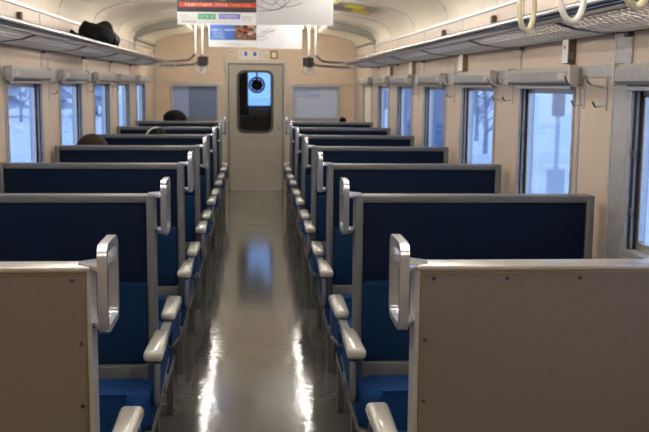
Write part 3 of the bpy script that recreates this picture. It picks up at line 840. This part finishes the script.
# ------------------------------------------------------------------ driver's cab beyond the door
def cab_struct(bm, name, m, label): return struct(finish(name, bm, m), label)
CY0, CY1 = YE + .065, 15.4
bm = B(); box(bm, -W, W, CY0, CY1, -.06, -.001); cab_struct(bm, 'floor_cab', M['cab'], 'dark floor of the driver cab')
bm = B(); box(bm, -W, W, CY0, CY1, 2.05, 2.10); cab_struct(bm, 'ceiling_cab', M['cab'], 'dark ceiling of the driver cab')
bm = B(); box(bm, -W - .05, -W, CY0, CY1, 0, 2.05); cab_struct(bm, 'wall_cab_left', M['cab'], 'dark left wall of the driver cab')
bm = B(); box(bm, W, W + .05, CY0, CY1, 0, 2.05); cab_struct(bm, 'wall_cab_right', M['cab'], 'dark right wall of the driver cab')
bm = B(); fx0, fx1, fz0, fz1 = -.135, .245, 1.13, 1.70
box(bm, -W, fx0, CY1, CY1 + .05, 0, 2.05); box(bm, fx1, W, CY1, CY1 + .05, 0, 2.05); box(bm, fx0, fx1, CY1, CY1 + .05, 0, fz0); box(bm, fx0, fx1, CY1, CY1 + .05, fz1, 2.05)
cab_struct(bm, 'wall_cab_front', M['cab'], 'dark front wall of the driver cab')
wn[0] += 1
bm = B(); ring_prism(bm, rrect(fx0 - .02, fx1 + .02, fz0 - .02, fz1 + .02, .03), rrect(fx0 + .012, fx1 - .012, fz0 + .012, fz1 - .012, .02), 'y', CY1 - .015, CY1 + .05)
fw = struct(finish('window_%d' % wn[0], bm, M['steel_dark']), 'front window of the cab showing snow outside')
bm = B(); box(bm, fx0, fx1, CY1 + .02, CY1 + .026, fz0, fz1); finish('pane', bm, M['glass_cab'], fw)
fan = empty('cab_fan', (.015, 14.7, 1.47), 'round black fan hanging before the cab front window', 'fan')
bm = B()
tube(bm, [(.115 * math.cos(k * PI / 14), 0, .115 * math.sin(k * PI / 14)) for k in range(28)], .012, 8, closed=True)
for k in range(32):
    a = k * PI / 16; tube(bm, [(.02 * math.cos(a), -.03, .02 * math.sin(a)), (.115 * math.cos(a), 0, .115 * math.sin(a))], .005, 5)
tube(bm, [(.075 * math.cos(k * PI / 14), -.012, .075 * math.sin(k * PI / 14)) for k in range(28)], .008, 8, closed=True)
finish('guard', bm, M['black'], fan)
bm = B()
for k in range(4):
    a = k * PI / 2 + .3; hexa(bm, [(.02 * math.cos(a), .02, .02 * math.sin(a)), (.10 * math.cos(a - .5), .0, .10 * math.sin(a - .5)), (.10 * math.cos(a + .6), .03, .10 * math.sin(a + .6)), (.02 * math.cos(a + 1.4), .03, .02 * math.sin(a + 1.4)),
                                  (.02 * math.cos(a), .024, .02 * math.sin(a)), (.10 * math.cos(a - .5), .004, .10 * math.sin(a - .5)), (.10 * math.cos(a + .6), .034, .10 * math.sin(a + .6)), (.02 * math.cos(a + 1.4), .034, .02 * math.sin(a + 1.4))])
finish('blade', bm, M['black'], fan)
bm = B(); sphere(bm, (0, .05, 0), .085, .07, .085, 16, 10); finish('motor', bm, M['black'], fan, smooth=True)
bm = B(); tube(bm, [(0, .06, .05), (0, .06, .578)], .012, 8); finish('stem', bm, M['black'], fan, smooth=True)
dk = empty('driver_desk', (.05, 15.0, 0), 'dark control desk with a grey panel below the cab front window', 'desk')
bm = B(); box(bm, -.6, .5, -.1, .38, .001, 1.0, .02, 2); finish('desk_body', bm, M['cab'], dk)
bm = B(); box(bm, -.14, .20, -.115, -.10, 1.0, 1.09, .004, 1); box(bm, -.16, .22, -.1, .1, .995, 1.10, .004, 1); finish('gauge_panel', bm, M['greyp'], dk)
bm = B(); hexa(bm, [(.14, 14.2, .001), (.42, 14.2, .001), (.42, 14.5, .001), (.14, 14.5, .001), (.20, 14.3, 1.18), (.42, 14.3, 1.26), (.42, 14.42, 1.26), (.20, 14.42, 1.18)], .04, 3)
tag(finish('cab_chair', bm, M['black'], smooth=True), 'dark chair back leaning at right inside the cab', 'chair')

# ------------------------------------------------------------------ outside: snow and trees
bm = B(); bmesh.ops.create_grid(bm, x_segments=60, y_segments=60, size=110)
for v in bm.verts:
    v.co.y += 60
    v.co.z = -1.0 + .10 * math.sin(v.co.x * .7 + v.co.y * .3) + (.02 * max(0, abs(v.co.x) - 6)) + .05 * math.sin(v.co.y * .9)
    if abs(v.co.x) < 3: v.co.z = -1.1
struct(finish('ground', bm, M['snow'], smooth=True), 'snow covered ground outside')
def bare_tree(x, y, h, label, sd):
    rg = random.Random(sd)
    r = empty('bare_tree', (x, y, -1.0 + .02 * max(0, abs(x) - 6)), label, 'tree', 'bare trees outside')
    bm = B(); top = Vector((rg.uniform(-.2, .2), 0, h))
    tube(bm, [(0, 0, -.15), (.03, 0, h * .35), (top.x * .6, .05, h * .7), top], [.10, .08, .05, .015], 7); finish('trunk', bm, M['bark'], r)
    bm = B()
    for k in range(22):
        z = h * (.22 + .7 * rg.random()); a = rg.random() * 2 * PI; ln = (h - z) * .5 + .3
        e = Vector((math.cos(a) * ln, math.sin(a) * ln, z + ln * .9))
        m_ = Vector((math.cos(a) * ln * .5, math.sin(a) * ln * .5, z + ln * .35))
        tube(bm, [(0, 0, z), m_, e], [.035, .022, .006], 5)
        for q in range(3):
            a2 = a + rg.uniform(-1, 1); e2 = m_ + Vector((math.cos(a2), math.sin(a2), 1.0)) * ln * .4
            tube(bm, [m_, e2], [.015, .005], 4)
    finish('branches', bm, M['bark'], r)
bare_tree(8.3, 34.0, 3.0, 'bare tree in the snow seen through the third right window', 1)
bare_tree(9.6, 41.0, 3.4, 'slender bare tree farther off on the right', 3)
bare_tree(-13.5, 56.0, 3.6, 'bare tree on snowy field seen through nearest left window', 4)
bare_tree(-10.5, 52.0, 4.0, 'bare tree farther back on the left snowy field', 5)
def conifer(x, y, h, label, sd):
    rg = random.Random(sd)
    r = empty('conifer', (x, y, -1.1 + .02 * max(0, abs(x) - 6)), label, 'tree', 'snowy conifers outside')
    bm = B(); tube(bm, [(0, 0, 0), (0, 0, h)], [.12, .02], 7); finish('trunk', bm, M['bark'], r)
    bm = B()
    for k in range(7):
        z = h * (.12 + .125 * k); rad = (h - z) * .33
        n = 14; c = bm.verts.new((0, 0, z + h * .2)); ring = [bm.verts.new((rad * rg.uniform(.75, 1.1) * math.cos(2 * PI * i / n), rad * rg.uniform(.75, 1.1) * math.sin(2 * PI * i / n), z + rg.uniform(-.1, .05))) for i in range(n)]
        for i in range(n): bm.faces.new((c, ring[i], ring[(i + 1) % n]))
    finish('foliage', bm, M['conifer'], r)
for i, (x, y, h) in enumerate(((-16, 62, 6), (-13.5, 66, 5.5), (-18, 60, 5), (-11.5, 70, 6.5), (13, 60, 6), (14.5, 68, 5.5), (16.5, 80, 6.5), (9.5, 74, 6))):
    conifer(x, y, h, '%s hazy conifer beyond the snow on the %s' % (['first', 'second', 'third', 'fourth'][i % 4], 'left' if x < 0 else 'right'), i)
hs = empty('house', (5.3, 29.5, -1.1), 'slate blue sided shed outside, seen through the fourth right window', 'house')
bm = B(); box(bm, -.75, .75, -1.5, 1.5, 0, 2.9)
for k in range(12): box(bm, -.77, .77, -1.52, 1.52, .15 + k * .22, .19 + k * .22)
finish('siding', bm, M['siding'], hs)
bm = B(); prism(bm, [(-1.0, 2.9), (1.0, 2.9), (0, 3.5)], 'y', -1.8, 1.8); finish('roof', bm, M['snow'], hs)
po = empty('signal_post', (6.55, 20.3, -1.05), 'white signal post with a box, outside the second right window', 'post')
bm = B(); tube(bm, [(0, 0, 0), (0, 0, 3.2)], .05, 8); finish('mast', bm, M['lgrey'], po, smooth=True)
bm = B(); box(bm, -.18, .18, -.1, .1, .15, .75, .02, 1); finish('cabinet', bm, M['lgrey'], po)
bm = B(); box(bm, -.12, .12, -.1, .1, 1.9, 2.5, .02, 1); finish('signal_head', bm, M['greyp'], po)

# ------------------------------------------------------------------ daylight and camera
w = bpy.data.worlds.new('World'); SC.world = w; w.use_nodes = True
bgn = w.node_tree.nodes['Background']
bgn.inputs['Color'].default_value = (.44, .62, 1.0, 1); bgn.inputs['Strength'].default_value = 2.5

cam = bpy.data.cameras.new('camera'); co = bpy.data.objects.new('camera', cam); COL.objects.link(co)
R_ = Matrix(((0.9974151874182212, -0.07129851926723368, 0.008914317571996348),
             (0.07184664595583808, 0.9878839224457937, -0.1375624048859627),
             (0.0010016847662575948, 0.13784729566956683, 0.9904529871246872)))
right, fwd, up_ = Vector(R_[0]), Vector(R_[1]), Vector(R_[2])
rot = Matrix((right, up_, -fwd)).transposed()
co.matrix_world = Matrix.Translation((.0023, 0, 1.4908)) @ rot.to_4x4()
cam.sensor_width = 36; cam.lens = 948.5 / 649 * 36; cam.clip_start = .05; cam.clip_end = 400
cam.dof.use_dof = True; cam.dof.focus_distance = 3.1; cam.dof.aperture_fstop = 7.
SC.camera = co
SC.view_settings.view_transform = 'Standard'
SC.view_settings.look = 'None'; SC.view_settings.exposure = 0.; SC.view_settings.gamma = 1
SC.view_settings.use_curve_mapping = False
SC.cycles.use_denoising = True
SC.cycles.max_bounces = 10; SC.cycles.transparent_max_bounces = 12
